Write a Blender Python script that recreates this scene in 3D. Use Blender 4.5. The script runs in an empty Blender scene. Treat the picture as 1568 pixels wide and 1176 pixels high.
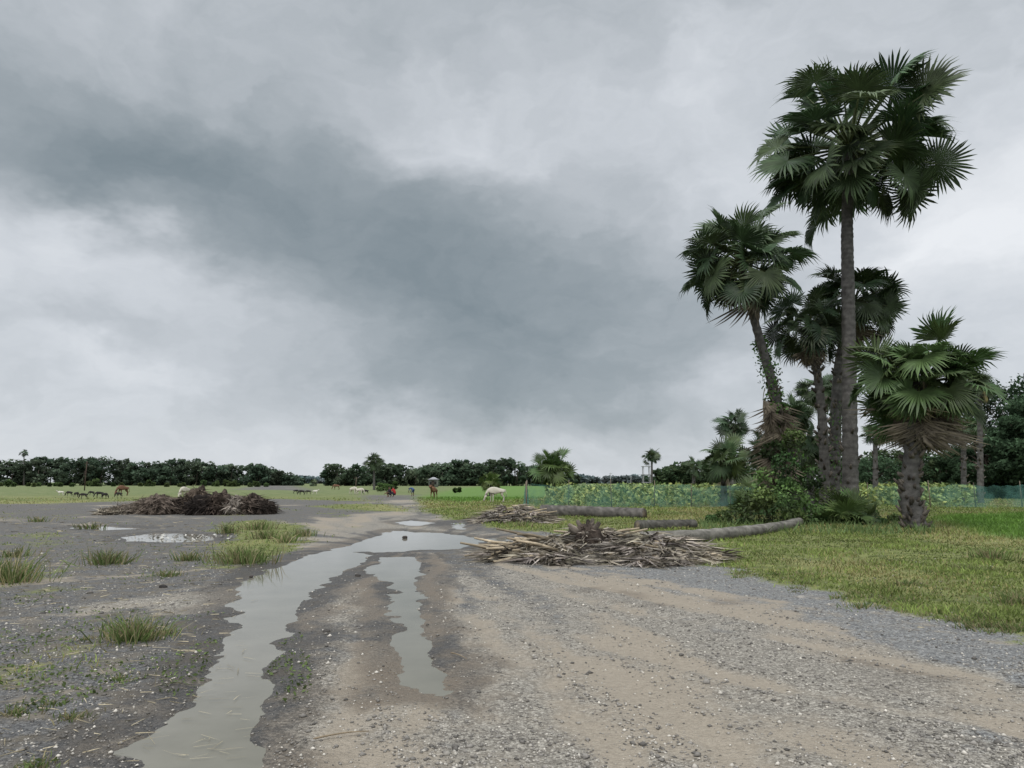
import bpy, math, numpy as np
from mathutils import Vector, Matrix
R0=np.random.RandomState(7)
scene=bpy.context.scene
col0=scene.collection
# ------------------------------------------------------------------ camera
CAMH=1.6; F=1132.0; PITCH=math.atan(150/1132.0)
cp,sp=math.cos(PITCH),math.sin(PITCH)
cam_d=bpy.data.cameras.new("camera"); cam=bpy.data.objects.new("camera",cam_d); col0.objects.link(cam)
cam_d.sensor_width=36; cam_d.lens=26; cam_d.clip_end=9000; cam_d.clip_start=0.05
cam.location=(0,0,CAMH); cam.rotation_euler=(math.radians(90)+PITCH,0,0)
scene.camera=cam
# survey helpers: bearings measured on the photo -> metric world coordinates
def W(u,v,D):
    dx=(u-784)/F; dy=(588-v)/F
    Y=cp-dy*sp; Z=sp+dy*cp
    return Vector((dx/Y*D, D, CAMH+Z/Y*D))
def G(u,v):
    dy=(588-v)/F
    Y=cp-dy*sp; Z=sp+dy*cp
    D=CAMH*Y/(-Z)
    return Vector(((u-784)/F/Y*D, D, 0))
def GP(l): return np.array([[G(u,v).x,G(u,v).y] for u,v in l])
def s2l(r,g,b):
    def f(c):
        c/=255.
        return c/12.92 if c<=0.04045 else ((c+.055)/1.055)**2.4
    return (f(r),f(g),f(b))
# ------------------------------------------------------------------ noise
def _h(ix,iy,s):
    n=(ix.astype(np.int64)*374761393+iy.astype(np.int64)*668265263+s*982451653)&0xffffffff
    n=((n^(n>>13))*1274126177)&0xffffffff
    n=(n^(n>>16))&0xffffffff
    return n/4294967295.0
def vn(x,y,s=0):
    ix=np.floor(x);iy=np.floor(y);fx=x-ix;fy=y-iy
    fx=fx*fx*(3-2*fx);fy=fy*fy*(3-2*fy)
    a=_h(ix,iy,s);b=_h(ix+1,iy,s);c=_h(ix,iy+1,s);d=_h(ix+1,iy+1,s)
    return (a*(1-fx)+b*fx)*(1-fy)+(c*(1-fx)+d*fx)*fy
def fbm(x,y,o=4,s=0):
    r=0;a=.5;t=0
    for i in range(o):
        r=r+a*vn(x*2**i+i*17.3,y*2**i-i*9.1,s+i);t+=a;a*=.5
    return r/t
def sdf(P,x,y):
    d=np.full(x.shape,1e18);ins=np.zeros(x.shape,bool)
    n=len(P)
    for i in range(n):
        ax,ay=P[i];bx,by=P[(i+1)%n]
        ex,ey=bx-ax,by-ay
        L=ex*ex+ey*ey+1e-12
        t=np.clip(((x-ax)*ex+(y-ay)*ey)/L,0,1)
        d=np.minimum(d,(x-ax-t*ex)**2+(y-ay-t*ey)**2)
        if ey!=0:
            c=((ay>y)!=(by>y))&(x<ex*(y-ay)/ey+ax)
            ins^=c
    d=np.sqrt(d)
    return np.where(ins,-d,d)
def pdist(P,x,y):
    d=np.full(x.shape,1e18)
    for i in range(len(P)-1):
        ax,ay=P[i];bx,by=P[i+1];ex,ey=bx-ax,by-ay;L=ex*ex+ey*ey+1e-12
        t=np.clip(((x-ax)*ex+(y-ay)*ey)/L,0,1)
        d=np.minimum(d,(x-ax-t*ex)**2+(y-ay-t*ey)**2)
    return np.sqrt(d)
def sig(z): return 1/(1+np.exp(-np.clip(z,-40,40)))
# ------------------------------------------------------------------ ground layout (world metres)
PUD=[GP([(165,1230),(220,1130),(295,1070),(330,1010),(360,955),(362,905),(405,874),(467,852),(520,846),(570,849),(550,864),(520,880),(474,912),(444,950),(432,1000),(404,1025),(408,1065),(390,1110),(350,1230)]),
     GP([(564,872),(592,853),(638,854),(650,878),(634,905),(632,960),(658,1000),(684,1040),(664,1064),(622,1058),(604,1010),(608,950),(600,900)]),
     GP([(576,822),(600,812),(660,815),(735,824),(736,833),(690,840),(600,846),(540,845),(505,848),(475,850),(520,838)]),
     GP([(735,826),(765,822),(800,824),(798,831),(760,833)]),
     GP([(600,800),(630,797),(665,800),(640,806)]),
     GP([(185,822),(240,816),(325,820),(330,828),(250,831),(200,829)]),
     GP([(100,808),(160,806),(230,809),(160,812)]),
     GP([(690,800),(720,799),(712,812),(694,810)])]
LAWN=GP([(2600,1230),(1568,985),(1400,942),(1250,908),(1150,888),(1085,868),(1040,836),(900,826),(850,818),(760,812),(700,800),(655,785),(640,772),(640,760),(660,748),(3000,744),(4000,760)])
LGR=[GP([(318,872),(330,815),(350,800),(410,797),(470,806),(468,838),(450,862),(400,874)]),
     GP([(470,776),(520,772),(600,772),(640,785),(560,783)]),
     GP([(-900,752),(430,750),(560,756),(560,768),(420,764),(250,766),(60,772),(-900,768)])]
LGS=[GP([(180,985),(215,958),(330,955),(300,985),(215,998)]),
     GP([(-80,905),(0,870),(60,870),(60,895),(0,915)])]
SAND=[GP([(655,852),(760,862),(900,885),(1080,925),(1250,960),(1400,1000),(1600,1040),(1700,1300),(600,1300),(690,1100),(700,1000),(660,930)]),
      GP([(300,1300),(420,1100),(450,1000),(500,900),(560,880),(600,900),(605,1000),(615,1070),(690,1080),(660,1300)]),
      GP([(330,900),(250,915),(60,930),(240,945),(330,950),(320,1010),(260,1060),(160,1120),(80,1230),(250,1230),(330,1060),(380,960),(420,880)]),
      GP([(470,850),(480,800),(580,785),(610,765),(640,765),(660,790),(700,805),(735,822),(640,812),(560,825),(540,842)])]
STRIP=GP([(180,772),(370,748),(395,743),(450,743),(470,748),(530,775)])
PADDY=[GP([(1425,795),(1470,790),(3000,778),(3000,835),(1640,840),(1500,822)]),GP([(640,762),(700,748),(740,744),(900,744),(830,764),(700,770)])]
TR=[GP([(1700,1075),(1300,1005),(1000,945),(800,895),(665,860)]),GP([(1700,1030),(1350,985),(1100,940),(860,892),(680,850)]),
    GP([(1250,1230),(1000,1080),(830,980),(720,905),(660,862)]),GP([(1000,1230),(860,1080),(760,980),(690,900)]),
    GP([(520,1230),(550,1000),(575,900)]),GP([(1600,1130),(1200,1060),(900,985),(740,920)])]
DAMP=[(1405,1042,.35),(1340,1025,.2),(965,914,.4),(900,908,.3),(1130,925,.3),(520,905,.25),(1010,928,.25)]
def warp(x,y):
    k=0.42*(1+y/25.)
    return x+(fbm(x*1.4,y*1.4,5,11)-.5)*2*k*.8, y+(fbm(x*1.4,y*1.4,5,23)-.5)*2*k
def pud_sd(x,y):
    wx=x+(fbm(x*2.6,y*1.8,5,51)-.5)*.5; wy=y+(fbm(x*2.6,y*1.8,5,57)-.5)*1.0
    d=np.full(x.shape,1e9)
    near=(y>2)&(y<45)&(np.abs(x)<30)
    if near.any():
        q=np.full(near.sum(),1e9)
        for P in PUD: q=np.minimum(q,sdf(P,wx[near],wy[near]))
        d[near]=q
    return d
def masks(x,y):
    wx,wy=warp(x,y)
    sc=1+np.maximum(y,0)/18.
    lawn=sig(-sdf(LAWN,wx,wy)/(.15*sc))
    field=sig((y-92)/7.)
    strip=sig(-sdf(STRIP,wx,wy)/(.3*sc))
    lg=np.zeros(x.shape)
    for P in LGR: lg=np.maximum(lg,sig(-sdf(P,wx,wy)/(.16*sc)))
    for P in LGS: lg=np.maximum(lg,.5*sig(-sdf(P,wx,wy)/(.16*sc)))
    n=fbm(x*.75+3,y*.45+8,5,71)
    spot=sig((n-.64)/.03)*sig((-(x)-.14*y-.6)/.4)*.45
    fields=field*(1-strip)
    grass=np.maximum.reduce([lawn,lg*.85,spot,fields])
    sand=np.zeros(x.shape)
    for P in SAND: sand=np.maximum(sand,sig(-sdf(P,wx,wy)/(.22*sc)))
    pd=pud_sd(x,y)
    wet=sig(-(pd-.33*np.minimum(sc,1.6))/.11)
    for u,v,r in DAMP:
        q=G(u,v);wet=np.maximum(wet,.62*np.exp(-(((wx-q.x)/r)**2+((wy-q.y)/(r*1.1))**2)))
    pad=np.zeros(x.shape)
    for P in PADDY: pad=np.maximum(pad,sig(-sdf(P,x,y)/(.1*sc)))
    tr=np.zeros(x.shape);rdg=np.zeros(x.shape)
    for i,P in enumerate(TR):
        d=pdist(P,wx*.3+x*.7,wy*.3+y*.7)
        tr=np.maximum(tr,np.exp(-((d)/.15)**2));rdg=np.maximum(rdg,np.exp(-((d-.24)/.07)**2))
    dry=fbm(x*.3,y*.15,4,91)
    dx_=x+2.2;dy_=y-19.;th=np.arctan2(dx_,-dy_);rr=np.hypot(dx_,dy_)
    streak=fbm(th*15+rr*.12+(fbm(x*.8,y*.8,3,66)-.5)*.8,rr*.22,5,64)
    return dict(grass=grass*(1-.95*wet),sand=sand,wet=wet,pad=pad,tr=tr,rdg=rdg*(1-tr),dry=dry,lawn=lawn,pd=pd,field=fields,streak=streak)
WATER=-0.004
def height(x,y,m=None):
    if m is None: m=masks(x,y)
    fade=1/(1+np.maximum(y-40,0)/20.)
    h=.002+(.018*fbm(x*.5,y*.4,3,31)+.020*fbm(x*3.1,y*3.1,5,37)+.008*fbm(x*9,y*9,3,39))*fade
    h=h-.060*sig(-(m['pd']-.02)/.13)
    h=h+.09*m['lawn']*fade*(fbm(x*.6,y*.6,4,43))
    h=h+(-.010*m['tr']+.012*m['rdg'])*(1-m['lawn'])*sig((m['pd']-.25)/.1)
    return h
# ------------------------------------------------------------------ mesh helpers
def mesh_np(name,V,T,C=None,mats=None,midx=None,smooth=False):
    me=bpy.data.meshes.new(name)
    V=np.asarray(V,np.float32);T=np.asarray(T,np.int32)
    k=T.shape[1]
    me.vertices.add(len(V));me.vertices.foreach_set("co",V.ravel())
    me.loops.add(T.size);me.loops.foreach_set("vertex_index",T.ravel())
    me.polygons.add(len(T));me.polygons.foreach_set("loop_start",np.arange(0,T.size,k,dtype=np.int32))
    me.polygons.foreach_set("loop_total",np.full(len(T),k,np.int32))
    if smooth: me.polygons.foreach_set("use_smooth",np.ones(len(T),bool))
    if midx is not None: me.polygons.foreach_set("material_index",np.asarray(midx,np.int32))
    if C is not None:
        a=me.attributes.new("col",'FLOAT_COLOR','POINT')
        C=np.asarray(C,np.float32)
        if C.shape[1]==3: C=np.hstack([C,np.ones((len(C),1),np.float32)])
        a.data.foreach_set("color",C.ravel())
    for m in (mats or []): me.materials.append(m)
    me.update(calc_edges=True)
    return me
class MB:
    def __init__(s): s.V=[];s.T=[];s.C=[];s.M=[];s.n=0
    def add(s,V,T,C,mi=0):
        V=np.asarray(V,float);T=np.asarray(T,int)
        C=np.asarray(C,float)
        if C.ndim==1: C=np.tile(C,(len(V),1))
        s.V.append(V);s.T.append(T+s.n);s.C.append(C[:,:3]);s.M.append(np.full(len(T),mi));s.n+=len(V)
    def obj(s,name,mats,parent=None,smooth=False):
        me=mesh_np(name,np.vstack(s.V),np.vstack(s.T),np.vstack(s.C),mats,np.concatenate(s.M),smooth)
        return link(name,me,parent)
def link(name,me,parent=None):
    o=bpy.data.objects.new(name,me);col0.objects.link(o)
    if parent: o.parent=parent
    return o
def empty(name,loc=(0,0,0)):
    o=bpy.data.objects.new(name,None);col0.objects.link(o);o.location=loc;return o
def unit(a): return a/(np.linalg.norm(a,axis=-1,keepdims=True)+1e-9)
def tube(pts,rad,n=10,wob=0,rng=R0):
    pts=np.asarray([tuple(p) for p in pts],float);m=len(pts);rad=np.asarray(rad,float)
    tg=unit(np.gradient(pts,axis=0))
    ref=np.array([1,0,0.]) if abs(tg[0][0])<.8 else np.array([0,1.,0])
    a=unit(np.cross(tg,ref));b=np.cross(tg,a)
    th=np.linspace(0,2*np.pi,n,endpoint=False)
    rr=rad[:,None]*(1+wob*(rng.rand(m,n)-.5))
    V=pts[:,None]+rr[...,None]*(np.cos(th)[None,:,None]*a[:,None]+np.sin(th)[None,:,None]*b[:,None])
    V=V.reshape(-1,3)
    i=np.arange(m-1)[:,None]*n;j=np.arange(n)[None];k=(j+1)%n
    q=np.stack([i+j,i+k,i+n+k,i+n+j],-1).reshape(-1,4)
    T=np.vstack([q[:,[0,1,2]],q[:,[0,2,3]]])
    V=np.vstack([V,pts[:1],pts[-1:]]);c0=m*n;c1=c0+1
    cap=np.vstack([[[c0,(jj+1)%n,jj] for jj in range(n)],[[c1,(m-1)*n+jj,(m-1)*n+(jj+1)%n] for jj in range(n)]])
    return V,np.vstack([T,cap])
def curve(ctrl,n):
    c=np.asarray([tuple(p) for p in ctrl],float);t=np.linspace(0,len(c)-1,n)
    out=[]
    for tt in t:
        i=min(int(tt),len(c)-2);f=tt-i
        p0=c[max(i-1,0)];p1=c[i];p2=c[i+1];p3=c[min(i+2,len(c)-1)]
        out.append(.5*((2*p1)+(-p0+p2)*f+(2*p0-5*p1+4*p2-p3)*f*f+(-p0+3*p1-3*p2+p3)*f**3))
    return np.array(out)
def spikes(P,Dv,L,Wd,bend=.25,rng=R0):
    n=len(P);Dv=unit(Dv);s=unit(np.cross(Dv,rng.normal(size=(n,3))))
    L=np.asarray(L)[:,None];Wd=np.asarray(Wd)[:,None]
    side=rng.normal(size=(n,3));side[:,2]=-.5
    mid=P+Dv*L*.55+side*L*bend*.15
    tip=P+Dv*L+side*L*bend*.6
    V=np.stack([P-s*Wd/2,P+s*Wd/2,mid-s*Wd*.4,mid+s*Wd*.4,tip],1).reshape(-1,3)
    b=np.arange(n)[:,None]*5
    T=np.vstack([b+[0,1,3],b+[0,3,2],b+[2,3,4]])
    return V,T
def quads(P,size,rng=R0,flat=0):
    n=len(P);a=unit(rng.normal(size=(n,3)));
    nn=rng.normal(size=(n,3));nn[:,2]+=flat
    b=unit(np.cross(a,nn));a=unit(np.cross(nn,b));nn=unit(nn)
    s=np.asarray(size).reshape(-1,1)
    V=np.stack([P-a*s*.5,P+b*s*.27+nn*s*.05,P+a*s*.5,P-b*s*.27+nn*s*.05],1).reshape(-1,3)
    q=np.arange(n)[:,None]*4
    return V,np.vstack([q+[0,1,2],q+[0,2,3]])
def ico(sub=2):
    import bmesh
    bm=bmesh.new();bmesh.ops.create_icosphere(bm,subdivisions=sub,radius=1)
    V=np.array([v.co[:] for v in bm.verts]);T=np.array([[v.index for v in f.verts] for f in bm.faces]);bm.free();return V,T
# ------------------------------------------------------------------ materials
class NT:
    def __init__(s,nt): s.nt=nt;s.N=nt.nodes;s.L=nt.links
    def n(s,t,**k):
        nd=s.N.new(t)
        for a,b in k.items(): setattr(nd,a,b)
        return nd
    def set(s,nd,key,val):
        if hasattr(val,'is_output') : s.L.new(val,nd.inputs[key])
        elif val is not None: nd.inputs[key].default_value=val
    def math(s,op,a,b=None,c=None,clamp=False):
        nd=s.n('ShaderNodeMath',operation=op,use_clamp=clamp)
        s.set(nd,0,a);s.set(nd,1,b)
        if c is not None:s.set(nd,2,c)
        return nd.outputs[0]
    def vm(s,op,a,b=None):
        nd=s.n('ShaderNodeVectorMath',operation=op);s.set(nd,0,a)
        if b is not None:s.set(nd,1,b)
        return nd
    def mix(s,f,a,b,bt='MIX'):
        nd=s.n('ShaderNodeMix',data_type='RGBA',blend_type=bt)
        s.set(nd,0,f);s.set(nd,6,a if hasattr(a,'is_output') else (*a[:3],1));s.set(nd,7,b if hasattr(b,'is_output') else (*b[:3],1))
        return nd.outputs[2]
    def noise(s,vec,scale,detail=4,rough=.55,col=False):
        nd=s.n('ShaderNodeTexNoise');s.set(nd,'Vector',vec);nd.inputs['Scale'].default_value=scale
        nd.inputs['Detail'].default_value=detail;nd.inputs['Roughness'].default_value=rough
        return nd.outputs['Color' if col else 'Fac']
    def mr(s,v,a,b,c=0.,d=1.,smooth=True):
        nd=s.n('ShaderNodeMapRange',interpolation_type='SMOOTHSTEP' if smooth else 'LINEAR')
        s.set(nd,0,v);nd.inputs[1].default_value=a;nd.inputs[2].default_value=b;nd.inputs[3].default_value=c;nd.inputs[4].default_value=d
        return nd.outputs[0]
def newmat(name):
    m=bpy.data.materials.new(name);m.use_nodes=True
    t=NT(m.node_tree);p=t.N['Principled BSDF'];return m,t,p
def attr_mat(name,rough=.7,spec=.3,trans=0.,nscale=3.,namt=.35,bump=0.,bscale=30.,det=2):
    m,t,p=newmat(name)
    a=t.n('ShaderNodeAttribute',attribute_name='col')
    g=t.n('ShaderNodeTexCoord').outputs['Object']
    nz=t.noise(g,nscale,det)
    f=t.mr(nz,.25,.75,1-namt,1+namt,False)
    c=t.vm('SCALE',a.outputs['Color']);t.L.new(f,c.inputs['Scale'])
    t.L.new(c.outputs[0],p.inputs['Base Color'])
    p.inputs['Roughness'].default_value=rough;p.inputs['Specular IOR Level'].default_value=spec
    if bump:
        b=t.n('ShaderNodeBump');b.inputs['Strength'].default_value=bump;b.inputs['Distance'].default_value=.03
        t.L.new(t.noise(g,bscale,4),b.inputs['Height']);t.L.new(b.outputs[0],p.inputs['Normal'])
    if trans:
        tr=t.n('ShaderNodeBsdfTranslucent');t.L.new(c.outputs[0],tr.inputs[0])
        mx=t.n('ShaderNodeMixShader');mx.inputs[0].default_value=trans
        t.L.new(p.outputs[0],mx.inputs[1]);t.L.new(tr.outputs[0],mx.inputs[2])
        t.L.new(mx.outputs[0],t.N['Material Output'].inputs[0])
    return m
M_LEAF=attr_mat("palm_leaf",.52,.32,.15,2.,.3)
M_FOL=attr_mat("foliage",.65,.25,.0,.6,.35)
M_FAR=attr_mat("far_foliage",.95,.0,.3,.08,.3)
M_GRASS=attr_mat("grass_blades",.7,.15,.3,.8,.35)
M_BARK=attr_mat("palm_bark",.9,.15,0,4.,.45,.9,14.,4)
M_DRY=attr_mat("dry_palm",.85,.15,.0,5.,.35,.4,40.)
M_STONE=attr_mat("stone",.85,.3,0,20.,.3,.0,60.)
M_SOIL=attr_mat("fibrous_soil",.95,.1,0,5.,.7,1.,18.,4)
M_HIDE=attr_mat("hide",.8,.2,0,3.,.15)
M_PAINT=attr_mat("painted_wall",.8,.3,0,1.,.2)
# ground material
gm,t,p=newmat("ground_surface")
pos=t.n('ShaderNodeNewGeometry').outputs['Position']
A=t.n('ShaderNodeAttribute',attribute_name='ma');B=t.n('ShaderNodeAttribute',attribute_name='mb')
sA=t.n('ShaderNodeSeparateColor');t.L.new(A.outputs['Color'],sA.inputs[0])
sB=t.n('ShaderNodeSeparateColor');t.L.new(B.outputs['Color'],sB.inputs[0])
streak=t.n('ShaderNodeAttribute',attribute_name='streak').outputs['Fac']
n05=t.noise(pos,.45,4,.6);n3=t.noise(pos,3.,5,.65);n20=t.noise(pos,22.,4,.6)
vo=t.n('ShaderNodeTexVoronoi');t.L.new(pos,vo.inputs['Vector']);vo.inputs['Scale'].default_value=42
vs=t.n('ShaderNodeSeparateColor');t.L.new(vo.outputs['Color'],vs.inputs[0]);st=vs.outputs[0]
vo2=t.n('ShaderNodeTexVoronoi');t.L.new(pos,vo2.inputs['Vector']);vo2.inputs['Scale'].default_value=95
vs2=t.n('ShaderNodeSeparateColor');t.L.new(vo2.outputs['Color'],vs2.inputs[0]);st2=vs2.outputs[1]
stc=t.math('POWER',t.math('ADD',t.math('MULTIPLY',st,.55),t.math('MULTIPLY',st2,.45)),1.8)
dark=t.mix(stc,(.050,.050,.050),(.25,.245,.235))
dark=t.mix(t.mr(n3,.42,.64),dark,(.13,.115,.092))
gravel=t.mix(stc,(.10,.092,.078),(.60,.565,.49))
sand=t.mix(n20,(.215,.182,.138),(.39,.335,.262))
brown=t.mix(n3,(.13,.110,.085),(.25,.215,.17))
patch=t.math('ADD',t.math('MULTIPLY',t.math('SUBTRACT',n05,.5),1.0),t.math('MULTIPLY',t.math('SUBTRACT',n3,.5),1.3))
patch=t.math('ADD',patch,t.math('MULTIPLY',t.math('SUBTRACT',streak,.5),3.4))
f_loose=t.mr(t.math('ADD',patch,t.math('MULTIPLY',sB.outputs[1],.5)),.02,.75)
road=t.mix(t.math('MULTIPLY',f_loose,.85),t.mix(.3,gravel,brown),sand)
f_road=t.mr(t.math('ADD',sA.outputs[1],t.math('ADD',t.math('MULTIPLY',t.math('SUBTRACT',n3,.5),1.2),t.math('MULTIPLY',t.math('SUBTRACT',streak,.5),2.2))),.3,.75)
sep=t.n('ShaderNodeSeparateXYZ');t.L.new(pos,sep.inputs[0])
rightg=t.mr(sep.outputs[0],-1.,2.5)
dark=t.mix(t.math('MULTIPLY',rightg,.75),dark,t.mix(stc,(.085,.086,.086),(.44,.44,.42)))
c=t.mix(f_road,dark,road)
turf=t.mix(t.mr(n3,.3,.7),(.085,.10,.030),(.20,.22,.07))
turf=t.mix(t.math('MULTIPLY',t.mr(sB.outputs[2],.5,.66),.5),turf,(.27,.25,.105))
farm=t.mix(t.mr(n05,.35,.65),(.10,.14,.045),(.18,.195,.085))
turf=t.mix(t.mr(sep.outputs[1],50,110),turf,farm)
f_gr=t.mr(t.math('ADD',sA.outputs[0],t.math('ADD',t.math('MULTIPLY',t.math('SUBTRACT',n20,.5),.6),t.math('MULTIPLY',t.math('SUBTRACT',n3,.5),.9))),.3,.66)
c=t.mix(f_gr,c,turf)
pad=t.mix(n3,(.085,.16,.028),(.125,.215,.045))
c=t.mix(sB.outputs[0],c,pad)
wetf=t.mr(t.math('ADD',sA.outputs[2],t.math('MULTIPLY',t.math('SUBTRACT',n3,.5),.8)),.1,.9)
cm=t.mix(wetf,(1,1,1),(.52,.48,.44))
c=t.mix(1.,c,cm,'MULTIPLY')
t.L.new(c,p.inputs['Base Color'])
t.L.new(t.mr(wetf,0,1,.92,.45,False),p.inputs['Roughness'])
p.inputs['Specular IOR Level'].default_value=.35
bh=t.math('ADD',t.math('MULTIPLY',vo.outputs['Distance'],-.9),t.math('ADD',t.math('MULTIPLY',vo2.outputs['Distance'],-.35),t.math('MULTIPLY',n20,1.2)))
bp=t.n('ShaderNodeBump');bp.inputs['Distance'].default_value=.02;bp.inputs['Strength'].default_value=.75
t.L.new(bh,bp.inputs['Height']);t.L.new(bp.outputs[0],p.inputs['Normal'])
# water
wm,t,p=newmat("muddy_water")
pos=t.n('ShaderNodeNewGeometry').outputs['Position']
t.L.new(t.mix(t.noise(pos,1.6,4),(.13,.122,.095),(.24,.225,.18)),p.inputs['Base Color'])
p.inputs['Roughness'].default_value=.05;p.inputs['IOR'].default_value=1.36
bp=t.n('ShaderNodeBump');bp.inputs['Strength'].default_value=.14;bp.inputs['Distance'].default_value=.004
t.L.new(t.noise(pos,9,3),bp.inputs['Height']);t.L.new(bp.outputs[0],p.inputs['Normal'])
# net
nm,t,p=newmat("green_net")
g=t.n('ShaderNodeTexCoord').outputs['Object']
p.inputs['Base Color'].default_value=(.085,.22,.185,1);p.inputs['Roughness'].default_value=.8
tr=t.n('ShaderNodeBsdfTransparent');mx=t.n('ShaderNodeMixShader')
t.L.new(t.mr(t.noise(g,1.2,4,.7),.35,.65,.14,.46),mx.inputs[0])
t.L.new(tr.outputs[0],mx.inputs[1]);t.L.new(p.outputs[0],mx.inputs[2]);t.L.new(mx.outputs[0],t.N['Material Output'].inputs[0])
# ------------------------------------------------------------------ ground sheet
ys=[-300,-120,-50,-20,-8,-3,0,1.5,2.5]
yy=3.1
while yy<4000: ys.append(yy);yy*=1.0085
ys.append(6000);ys=np.array(ys)
s=np.arange(-6.9,6.9001,.0185);xs=4*np.sinh(s)
X,Y=np.meshgrid(xs,ys);x=X.ravel();y=Y.ravel()
m=masks(x,y);h=height(x,y,m)
nx=len(xs);ny=len(ys)
i=np.arange(ny-1)[:,None]*nx;j=np.arange(nx-1)[None]
Q=np.stack([i+j,i+j+1,i+nx+j+1,i+nx+j],-1).reshape(-1,4)
me=mesh_np("ground",np.stack([x,y,h],1),Q,None,[gm],None,True)
for nme,ch in(("ma",("grass","sand","wet")),("mb",("pad","tr","dry")),("streak",("streak",)*3)):
    a=me.attributes.new(nme,'FLOAT_COLOR','POINT')
    a.data.foreach_set("color",np.stack([m[k] for k in ch]+[np.ones(len(x))],1).astype(np.float32).ravel())
link("ground",me)
me=mesh_np("puddle_water",[(-16,2.4,WATER),(4,2.4,WATER),(4,40,WATER),(-16,40,WATER)],[[0,1,2,3]],None,[wm])
link("puddle_water",me)
# ------------------------------------------------------------------ palms
def fan(rng,Rb,pet,green,nseg=30,beta=.4,fold=.2,droop=.25,span=2.55,pw=.045):
    a=np.linspace(-span,span,nseg);da=span/nseg
    rr=Rb*(.82+.18*np.cos(a*.6))*(1+.07*rng.randn(nseg))
    r1=rr*rng.uniform(.46,.60,nseg)
    def pt(r,ang,z): 
        return np.stack([r*np.cos(ang),r*np.sin(ang),z+fold*np.abs(r*np.sin(ang))-droop*r*r/Rb],1)
    vl=pt(r1,a-da,0);vr=pt(r1,a+da,0);rd=pt(r1*.98,a,.05*Rb)
    jit=rng.randn(nseg)*.06
    tip=pt(rr,a+jit,-.02*Rb);tip[:,2]-=np.abs(rng.randn(nseg))*.08*Rb
    md=pt((rr*.78+0*r1),a+jit*.5,.02*Rb)
    w=(rr*.028)[:,None]*np.stack([-np.sin(a),np.cos(a),0*a],1)
    ml=md-w-[0,0,.02*Rb];mr_=md+w-[0,0,.02*Rb]
    V=np.vstack([np.zeros((1,3)),vl,rd,vr,ml,mr_,tip])
    k=np.arange(nseg);VL=1+k;RD=VL+nseg;VR=RD+nseg;ML=VR+nseg;MR=ML+nseg;TP=MR+nseg
    Z=0*k
    T=np.vstack([np.stack(q,1) for q in ((Z,VL,RD),(Z,RD,VR),(VL,ML,RD),(RD,MR,VR),(ML,MR,RD),(ML,TP,MR))])
    seg=rng.uniform(.7,1.3,nseg)[:,None]
    g=np.array(green)
    C=np.vstack([g[None]*1.25,g*seg*.8,g*seg*1.35,g*seg*.8,g*seg*1.1,g*seg*1.1,g*seg*1.4+[.025,.025,.008]])  # pleat relief shaded in colour: valleys darker, ridges lighter
    cb,sb=math.cos(beta),math.sin(beta)
    V=np.stack([V[:,0]*cb+V[:,2]*sb,V[:,1],-V[:,0]*sb+V[:,2]*cb],1)
    n=5;tt=np.linspace(0,1,n);px=tt*pet;pz=-.12*pet*tt**2
    V[:,0]+=px[-1];V[:,2]+=pz[-1]
    pv,ptt=tube(np.stack([px,0*px,pz],1),pw*(1-.55*tt),4)
    pc=np.tile(g*.9+np.array([.05,.05,.02]),(len(pv),1))
    return np.vstack([V,pv]),np.vstack([T,ptt+len(V)]),np.vstack([C,pc])
def orient(V,d,twist,rng):
    d=d/np.linalg.norm(d);up=np.array([0,0,1.])
    s=np.cross(up,d);
    if np.linalg.norm(s)<.15: s=np.array([1,0,0.])
    s/=np.linalg.norm(s);u=np.cross(d,s)
    c,sn=math.cos(twist),math.sin(twist)
    s2=c*s+sn*u;u2=-sn*s+c*u
    return V[:,:1]*d+V[:,1:2]*s2+V[:,2:3]*u2
GREEN=(.038,.066,.027)
def crown(mb,c,rad,nl,seed,green=GREEN,nseg=30,emin=-50,emax=85,petf=.60,dead=0,bl=1.0,yl=.05):
    rng=np.random.RandomState(seed);c=np.array(c)
    s0,s1=math.sin(math.radians(emin)),math.sin(math.radians(emax))
    for k in range(nl):
        f=(k+.5)/nl
        el=math.asin(max(-.98,min(.995,s0+(s1-s0)*f)))+math.radians(rng.uniform(-8,8));az=k*2.39996+rng.uniform(-.3,.3)
        L=rad*rng.uniform(.66,1.05)
        g=np.array(green)*rng.uniform(.6,1.35)
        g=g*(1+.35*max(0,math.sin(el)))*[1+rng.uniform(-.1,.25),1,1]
        if el<0 and rng.rand()<yl: g=np.array([.13,.11,.04])
        Rb=rad*(1-petf)*rng.uniform(.85,1.12)*bl
        V,T,C=fan(rng,Rb,L-Rb*.9,g,nseg,beta=rng.uniform(.0,.9),fold=rng.uniform(.0,.55),droop=rng.uniform(.04,.3),span=rng.uniform(1.9,2.7),pw=.035*rad/2.5)
        d=np.array([math.cos(el)*math.cos(az),math.cos(el)*math.sin(az),math.sin(el)])
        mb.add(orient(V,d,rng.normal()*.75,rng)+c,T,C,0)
    for k in range(dead):
        az=rng.uniform(0,6.28);el=math.radians(rng.uniform(-90,-66));L=rad*rng.uniform(.35,.62)
        g=np.array([.22,.185,.145])*rng.uniform(.35,1.2)
        V,T,C=fan(rng,L*.6,L*.45,g,16,beta=.1,fold=-1.9,droop=.2,span=1.2,pw=.03)
        d=np.array([math.cos(el)*math.cos(az),math.cos(el)*math.sin(az),math.sin(el)])
        o=np.array([math.cos(az)*.3,math.sin(az)*.3,-rad*rng.uniform(.0,.4)])
        mb.add(orient(V,d,rng.uniform(-.6,.6),rng)+c+o,T,C,1)
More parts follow.
